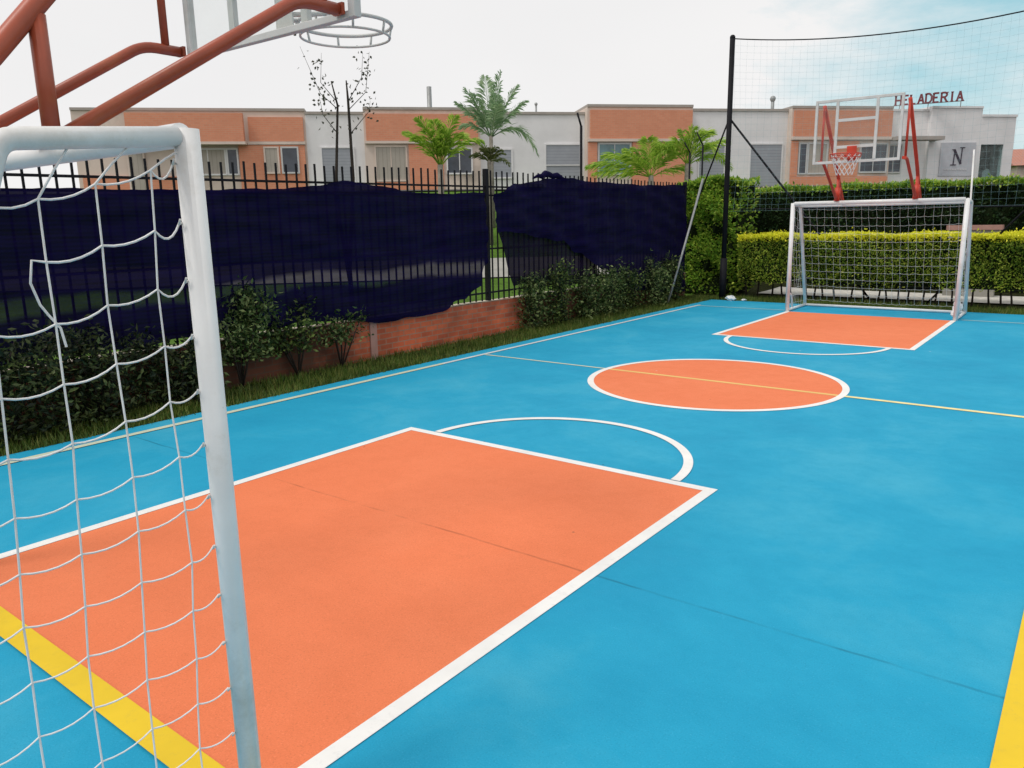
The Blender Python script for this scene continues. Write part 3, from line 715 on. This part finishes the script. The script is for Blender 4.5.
palm(-8.3, 21.3, 3.10, [(ra+3.1,.42,2.2,.25),(ra+2.9,.70,2.0,.3),(ra+3.3,.22,1.9,.15),(ra+2.9,.95,1.5,.25)]+fan(.4, 6, 1.6, .35), .8, M['lf_palm'],
     'low spreading palm in front of the middle orange house', .1, dens=56)
palm(-7.45, 22.1, 3.45, fan(.5, 11, 1.8, .5), .7, M['lf_palm'],
     'low upright palm right of the spreading one', .1, dens=56)

# ---------------------------------------------------------------- house row
G0 = 3.03
def unit(name, s0, label, cat='house'):
    p = W(s0, 0, G0); return tag(empty(name, p, RZ), label, cat, 'single storey houses in a row')
def window(t, s, x0, x1, z0, z1, yf, mat, frame='facade_white', mull=1, depth=.05, door=False):
    """x in row coordinate, z absolute; s = unit origin"""
    x0 -= s; x1 -= s; z0 -= G0; z1 -= G0; f = MB(); w = .07
    f.box(x0-w,x0,yf-depth,yf,z0-w,z1+w); f.box(x1,x1+w,yf-depth,yf,z0-w,z1+w)
    f.box(x0,x1,yf-depth+.002,yf,z1,z1+w); f.box(x0-.1*0,x1,yf-depth-.04,yf,z0-w,z0)
    for k in range(1, mull+1):
        xm = x0+(x1-x0)*k/(mull+1); f.box(xm-.02,xm+.02,yf-depth+.01,yf,z0,z1)
    n = 'garage_door' if door else 'window'
    wo = f.build(n, M[frame], t)
    MB().box(x0,x1,yf-.022,yf-.004,z0,z1).build('shutter' if door else 'pane', mat, wo)
    return wo
def bricks(t, s, x0, x1, z0, z1, yf, d=.35):
    return MB().box(x0-s, x1-s, yf-d, yf-.002, z0-G0, z1-G0).build('brick_panel', M['facade_brick'], t)
DEP = 9
def shell(t, s0, s1, ztop, mat, y=0, cap='roof_cap'):
    MB().box(0, s1-s0, y, DEP, -.3, ztop-G0-.12).build('wall', M[mat], t)
    MB().box(-.03*0, s1-s0, y-.06, DEP, ztop-G0-.118, ztop-G0).build('parapet', M[cap], t)
s = -19.2; t = unit('house', s, 'orange brick house at the left end of the row'); shell(t, s, -9.3, 6.93, 'facade_cream')
bricks(t, s, -16.85, -11.95, 5.45, 6.66, -.25); bricks(t, s, -11.80, -9.40, 5.50, 6.55, 0, .12)
MB().box(-16.9-s, -11.9-s, -.62, -.002, 5.33-G0, 5.445-G0).build('ledge', M['facade_cream'], t)
MB().box(-11.88-s, -9.35-s, -.15, -.002, 5.36-G0, 5.49-G0).build('ledge', M['facade_cream'], t)
MB().box(-19.0-s, -14.9-s, -.1, -.002, -.3, 4.0-G0).build('brick_base', M['facade_brick'], t)
MB().box(-12.3-s, -9.4-s, -.1, -.002, -.3, 5.34-G0).build('brick_base', M['facade_brick'], t)
window(t, s, -14.4, -12.95, 4.1, 5.15, 0, M['lf_hedge'] if 0 else M['curtain']); window(t, s, -12.9+.1, -12.42, 4.1, 5.15, 0, M['glass'], mull=0)
window(t, s, -11.15, -10.62, 4.15, 5.2, -.1, M['curtain'], 'facade_cream', 0); window(t, s, -10.4, -9.75, 4.15, 5.2, -.1, M['glass'], 'frame_al', 0)
window(t, s, -17.0, -16.4, 3.3, 5.1, -.1, M['curtain'], 'facade_cream', 0)
s = -9.3; t = unit('house', s, 'narrow white house left of the bare young tree top'); shell(t, s, -6.7, 6.80, 'facade_white')
window(t, s, -8.65, -7.25, 3.1, 5.2, 0, M['shutter'], mull=0, door=True)
s = -6.7; t = unit('house', s, 'orange brick house behind the bushy bright palm'); shell(t, s, -1.35, 6.98, 'facade_cream', -.25)
bricks(t, s, -6.6, -1.45, 5.5, 6.68, -.25, .12); MB().box(-6.68-s, -1.37-s, -.40, -.252, 5.37-G0, 5.49-G0).build('ledge', M['facade_cream'], t)
window(t, s, -6.2, -4.85, 3.75, 5.22, -.25, M['curtain'], 'facade_cream', 1); window(t, s, -2.9, -1.8, 4.05, 5.12, -.25, M['glass'], 'facade_white', 1)
MB().box(-4.7-s, -3.1-s, -.32, -.252, -.3, 5.34-G0).build('brick_base', M['facade_brick'], t)
MB().box(-6.3-s, -4.8-s, -.32, -.252, -.3, 3.65-G0).build('brick_base', M['facade_brick'], t)
s = -1.35; t = unit('house', s, 'white house right of the tallest palm'); shell(t, s, 3.75, 6.83, 'facade_white', 0)
window(t, s, -.85, .15, 3.85, 5.1, 0, M['shutter'], mull=0, door=True); window(t, s, 1.85, 3.5, 3.1, 5.32, 0, M['shutter'], mull=0, door=True)
MB().box(1.85-s,3.5-s,-.06,-.03,4.35-G0,4.42-G0).build('door_rail', M['frame_al'], t)
s = 3.75; t = unit('house', s, 'projecting orange brick house in the middle of the row'); shell(t, s, 9.0, 7.12, 'facade_cream', -.5)
bricks(t, s, 3.88, 8.95, 5.55, 6.86, -.5, .12); MB().box(3.77-s, 8.98-s, -.66, -.502, 5.42-G0, 5.545-G0).build('ledge', M['facade_cream'], t)
window(t, s, 4.35, 5.85, 3.95, 5.30, -.5, M['glass_teal'], 'frame_al', 1)
MB().box(5.98-s, 8.9-s, -.57, -.502, -.3, 5.40-G0).build('brick_base', M['facade_brick'], t)
MB().box(3.8-s, 4.22-s, -.57, -.502, -.3, 5.40-G0).build('brick_base', M['facade_brick'], t)
s = 9.0; t = unit('house', s, 'white house behind the tall black pole'); shell(t, s, 14.2, 7.02, 'facade_white', 0)
window(t, s, 9.6, 10.9, 3.2, 5.3, 0, M['shutter'], mull=0, door=True); window(t, s, 12.3, 13.95, 3.1, 5.32, 0, M['shutter'], mull=0, door=True)
s = 14.2; t = unit('house', s, 'orange brick house behind the far basketball hoop'); shell(t, s, 19.65, 7.12, 'facade_cream', -.4)
bricks(t, s, 14.3, 19.6, 5.66, 6.90, -.4, .12); MB().box(14.22-s, 19.63-s, -.56, -.402, 5.50-G0, 5.65-G0).build('ledge', M['facade_cream'], t)
MB().box(14.25-s, 19.6-s, -.46, -.402, -.3, 3.72-G0).build('brick_base', M['facade_brick'], t)
MB().box(14.25-s, 14.6-s, -.46, -.402, 3.73-G0, 5.45-G0).build('brick_base', M['facade_brick'], t)
MB().box(16.3-s, 17.9-s, -.46, -.402, 3.73-G0, 5.45-G0).build('brick_base', M['facade_brick'], t)
window(t, s, 14.72, 15.05, 3.9, 5.3, -.4, M['glass'], 'frame_al', 0); window(t, s, 15.1+.1, 16.15, 3.9, 5.3, -.4, M['curtain'], 'frame_al', 0)
window(t, s, 18.05, 19.45, 3.95, 5.28, -.4, M['glass'], 'frame_al', 1)
s = 19.65; t = unit('ice_cream_shop', s, 'white shop with stepped roof below the red sign letters', 'shop')
MB().box(0, 2.3, 0, DEP, -.3, 4.02-.1).build('wall', M['facade_white'], t); MB().box(0, 2.3, -.05, DEP, 3.922, 4.02).build('parapet', M['facade_white'], t)
MB().box(2.302, 5.2, -.25, DEP, -.3, 4.14-.1).build('wall', M['facade_white'], t); MB().box(2.302, 5.2, -.30, DEP, 4.042, 4.14).build('parapet', M['facade_white'], t)
# right bay with a recessed show window
ms = MB(); X0, X1, Z0, Z1 = 5.202, 7.2, -.3, 3.62; a0, a1, b0, b1 = 5.30, 6.62, .42, 2.25
ms.box(X0, a0, -.25, .0, Z0, Z1); ms.box(a1, X1, -.25, .0, Z0, Z1); ms.box(a0+.0005, a1-.0005, -.249, .0, Z0, b0); ms.box(a0+.0005, a1-.0005, -.249, .0, b1, Z1)
ms.box(X0, X1, 1.2, DEP, Z0, Z1-.002); ms.box(X1-.1, X1, .001, 1.199, Z0, Z1-.001); ms.box(X0, X1-.101, .001, 1.199, b1+.2, Z1-.001)
ms.build('wall', M['facade_white'], t); MB().box(X0, X1+.03, -.3, DEP, Z1+.002, Z1+.12).build('parapet', M['facade_white'], t)
MB().box(X0+.01, X1-.11, 1.15, 1.19, b0, b1+.19).build('interior', M['interior'], t)
MB().box(a0, a1, -.20, -.19, b0, b1).build('shop_window', M['shop_pane'], t)
cv = MB().grid(lambda u, v: (5.95+.62*u, .25+.35*v, .44+.62*min(1, sin(pi*min(.93,.12+u*.9))**.6)*(1-.1*v)), 14, 3)
cv.grid(lambda u, v: (5.95+.62*u, .25, .44+v*(.62*min(1, sin(pi*min(.93,.12+u*.9))**.6))), 14, 3); cv.build('car_reflection', M['board'], t)  # pale shape behind the glass, added in place of a white car's reflection
MB().tube([(5.72,.3,.42),(5.72,.3,1.55)], .05, 8).build('pillar', M['board'], t)
MB().box(.02, 2.6, -1.0, -.252, 2.42, 2.60).build('canopy', M['roof_cap'], t)
window(t, s, 19.72, 20.55, 3.95, 5.25, 0, M['glass'], 'frame_al', 1)
# grey sign board with the large N mark
sb = MB().box(22.62-s, 24.62-s, -.30, -.252, 3.70-G0, 5.38-G0).build('sign_board', M['board_grey'], t)
lg = MB(); x0, z0 = 23.30-s, 4.22-G0; yy = -.315
def stroke(m_, a, b_, w, y, d=.02): m_.bar((a[0], y, a[1]), (b_[0], y, b_[1]), w, d, (0,1,0))
stroke(lg, (x0+.08,z0+.05), (x0+.12,z0+.75), .05, yy); stroke(lg, (x0+.10,z0+.78), (x0+.52,z0+.08), .11, yy-.004); stroke(lg, (x0+.50,z0+.10), (x0+.53,z0+.88), .045, yy-.008)
stroke(lg, (x0-.08,z0+.04), (x0+.24,z0+.04), .045, yy-.012); stroke(lg, (x0+.40,z0+.90), (x0+.68,z0+.90), .04, yy-.012); stroke(lg, (x0-.04,z0+.80), (x0+.14,z0+.80), .04, yy-.012)
lg.build('letter', M['ink'], sb)
tx = MB()
for k in range(9): stroke(tx, (22.9+.15*k-s, 4.02-G0), (22.98+.15*k-s, 4.02-G0), .035, yy)
tx.build('small_lettering', M['board'], sb)
# HELADERIA letters on the roof
Ls = {'H': [((0,0),(0,1)),((.6,0),(.6,1)),((0,.5),(.6,.5))], 'E': [((0,0),(0,1)),((0,0.04),(.56,.04)),((0,.52),(.42,.52)),((0,.96),(.56,.96))],
 'L': [((0,0),(0,1)),((0,.04),(.56,.04))], 'A': [((0,0),(.3,1)),((.6,0),(.3,1)),((.12,.33),(.48,.33))],
 'D': [((0,0),(0,1)),((0,.04),(.38,.04)),((0,.96),(.38,.96)),((.36,.03),(.6,.28)),((.6,.25),(.6,.75)),((.6,.72),(.36,.97))],
 'R': [((0,0),(0,1)),((0,.96),(.42,.96)),((0,.5),(.42,.5)),((.40,.97),(.58,.8)),((.58,.82),(.58,.66)),((.58,.68),(.40,.5)),((.3,.5),(.6,0))], 'I': [((.3,0),(.3,1))]}
serif = {'H': [0,.6], 'E': [0], 'L': [0], 'A': [0,.6], 'D': [0], 'R': [0,.6], 'I': [.3]}
sp = W(20.45, .6, 7.30); sg = empty('rooftop_sign', sp, RZ-radians(36)); tag(sg, 'maroon letters HELADERIA standing on the shop roof', 'sign')
LW, LH = .25, .47
for i, ch in enumerate('HELADERIA'):
    lm = MB(); x = i*.345
    for k, (a, b_) in enumerate(Ls[ch]): stroke(lm, (x+a[0]/.6*LW, a[1]*LH), (x+b_[0]/.6*LW, b_[1]*LH), .09, 0-.003*k, .06)
    for k, q in enumerate(serif[ch]):
        stroke(lm, (x+q/.6*LW-.06, .02), (x+q/.6*LW+.06, .02), .045, -.025-.003*k, .05)
        if ch not in 'A': stroke(lm, (x+q/.6*LW-.06, LH-.02), (x+q/.6*LW+.06, LH-.02), .045, -.032-.003*k, .05)
    lo = lm.build('letter', M['sign_red'], sg)
MB().bar((-.1,.06,.0),(3.1,.06,.0), .04, .04, (0,1,0)).build('support_rail', M['steel'], sg)
for x in (.2, 1.5, 2.95): MB().bar((x,.06,-.30),(x,.06,-.022), .04, .04, (0,1,0)).build('support_leg', M['steel'], sg)

# slender posts and aerials
def rod(name, p, h, r, label, arm=None, cat='pole', head=None):
    g0 = p[2] if len(p) > 2 else terr(p[0], p[1]); t = empty(name, (p[0], p[1], g0)); tag(t, label, cat)
    MB().tube([(0,0,-.02),(0,0,h)], r, 8).build('pole', M['black'] if arm else M['steel'], t)
    if arm: MB().tube([(0,0,h-.01),(arm[0], arm[1], h+arm[2])], r*.8, 6).build('angled_arm', M['black'], t)
    if head: MB().ball((0,0,h+head), r*1.8, 8).build('lamp_head', M['steel'], t)
    return t

rod('angled_post', (-7.85, 16.5), 4.15-terr(-7.85,16.5), .035, 'dark post with angled tip left of the projecting orange house', (-.16,.07,.34))
rod('angled_post', (-5.38, 18.52), 3.64-terr(-5.38,18.52), .025, 'right one of two thin dark posts with angled tips by the tall black pole', (-.16,-.05,.33), )
rod('angled_post', (-5.63, 18.29), 3.45-terr(-5.63,18.29), .025, 'left one of two thin dark posts with angled tips by the tall black pole', (-.14,-.05,.26))
rod('street_pole', (-29.4, 33.9), 9.6-3.05, .14, 'grey utility pole rising behind the orange house roof left of the tallest palm')
rod('roof_vent', (-11.41, 40.79, 6.6), 1.15, .09, 'small aerial on the roof left of the far hoop', cat='aerial', head=.05)
rod('roof_vent', (-21.25, 33.29, 6.5), 1.2, .05, 'small aerial on the white roof right of the tallest palm', cat='aerial', head=.05)
rod('roof_aerial', (-7.95, 44.9, 6.6), .0+.9, .05, 'tiny aerial pipe near the black pole', cat='aerial') if 0 else None
t = empty('house', (-.8, 72.5, 3.03), radians(20)); tag(t, 'small distant house with clay tile roof beyond the right end of the row', 'house')
MB().box(-3.0, 7, -3, 5, -.3, 2.2).build('wall', M['facade_cream'], t)
MB().add([(-3.4,-3.5,2.15),(7.4,-3.5,2.15),(7.4,1,3.6),(-3.4,1,3.6),(-3.4,5.5,2.15),(7.4,5.5,2.15)], [(0,1,2,3),(3,2,5,4),(0,3,4),(1,5,2)]).build('roof', M['tile'], t)
wo = MB().box(-2.2,-1.0,-3.06,-3.002,.6,1.7).build('window', M['glass'], t)
def tree(x, y, H, R, n, mat, label, seed):
    random.seed(seed); g0 = terr(x, y); t = empty('tree', (x, y, g0)); tag(t, label, 'tree')
    tr = MB().tube([(0,0,-.1),(.1,.05,H*.35),(0,0,H*.7)], [R*.12,R*.09,R*.05], 8); cl = []
    for k in range(16):
        a = random.uniform(0,2*pi); q = R*random.uniform(.25,.8); z = H*random.uniform(.45,.9); cl.append((Vector((q*cos(a), q*sin(a), z)), R*random.uniform(.25,.45)))
        tr.tube([(0,0,H*.35), (q*cos(a)*.5, q*sin(a)*.5, z*.8), (q*cos(a), q*sin(a), z)], [R*.05,R*.03,R*.012], 5)
    tr.build('trunk', M['bark'], t); f = MB()
    for _ in range(n):
        c_, r_ = random.choice(cl); v = Vector((random.gauss(0,1), random.gauss(0,1), random.gauss(0,.8))).normalized()*r_*random.random()**.4
        f.leaf(c_+v, (random.gauss(0,1), random.gauss(0,1), random.gauss(.2,1)), R*.11, R*.06)
    f.build('crown', mat, t)
tree(2.5, 84, 5.2, 4.2, 5000, M['lf_mid'], 'yellow-green tree behind the distant tiled house', 3)
t = empty('picket_fence', (0, 21.2, 0)); tag(t, 'cream picket fence showing over the tall dark hedge', 'fence')
pk = []; x = -6.3; random.seed(9)
while x < 6.6: pk.append(x); x += .135
g_ = lambda x: terr(x, 21.2)
for x in pk:
    MB().bar((x,0,g_(x)-.05),(x,0,2.62+random.uniform(-.02,.02)), .045, .02, (0,1,0)).build('picket', M['cream_picket'], t)
for z in (1.3, 2.42): MB().bar((-6.35,.022,z),(6.65,.022,z), .05, .02, (0,1,0)).build('rail', M['cream_picket'], t)
t = empty('garden_bench', (1.0, 18.3, 0)); tag(t, 'low pale wall segment with a pinkish coping between the two hedges', 'wall')
t.name = 'low_wall'
MB().box(-.48, .48, -.12, .12, -.1, 1.42).build('wall_face', M['footpath'], t); MB().box(-.52, .52, -.16, .16, 1.422, 1.52).build('coping', M['slab'], t)

# ---------------------------------------------------------------- light
SE, SA = radians(58), radians(200)   # sun elevation; azimuth clockwise from +Y
sv = Vector((sin(SA)*cos(SE), cos(SA)*cos(SE), sin(SE)))
sl = bpy.data.lights.new('sun', 'SUN'); so = bpy.data.objects.new('sun', sl); C.objects.link(so)
sl.energy = 1.5; sl.angle = radians(14); sl.color = (1, .95, .88); so.location = (0,0,30)
so.rotation_euler = (-sv).to_track_quat('-Z', 'Y').to_euler()
w = bpy.data.worlds.new('World'); bpy.context.scene.world = w; w.use_nodes = True; nt = w.node_tree
bg = nt.nodes['Background']; bg.inputs['Strength'].default_value = .10
sk = N(nt, 'ShaderNodeTexSky', sky_type='NISHITA'); sk.sun_disc = False; sk.sun_elevation = SE; sk.sun_rotation = SA; sk.air_density = 1; sk.dust_density = 1.5
co = N(nt, 'ShaderNodeTexCoord').outputs['Generated']
mp = N(nt, 'ShaderNodeMapping'); mp.inputs['Scale'].default_value = (1,1,2.4); nt.links.new(co, mp.inputs[0])
n1 = noise(nt, 2.6, 8, .62, mp.outputs[0], .25); n2 = noise(nt, 1.2, 4, .5, mp.outputs[0])
# clear patch of sky toward the court's long axis, veiled elsewhere
dt = N(nt, 'ShaderNodeVectorMath', operation='DOT_PRODUCT'); nt.links.new(co, dt.inputs[0]); dt.inputs[1].default_value = Vector((.22, .93, .33)).normalized()
k = math_(nt, 'ADD', dt.outputs['Value'], math_(nt, 'MULTIPLY', math_(nt, 'SUBTRACT', n1, .5), .42))
clear = ramp(nt, k, [(.84, (0,0,0)), (.95, (1,1,1))])
cloud = ramp(nt, n2, [(.3, (8.5,8.45,8.5)), (.7, (9.3,9.2,9.15))])
blue = mix(nt, .65, sk.outputs[0], (4.4,8.0,8.6))
nt.links.new(mix(nt, clear, cloud, blue), bg.inputs['Color'])
sc = bpy.context.scene
sc.view_settings.view_transform = 'Standard'; sc.view_settings.look = 'None'; sc.view_settings.exposure = 0; sc.view_settings.gamma = 1
sc.cycles.transparent_max_bounces = 24; sc.cycles.max_bounces = 6
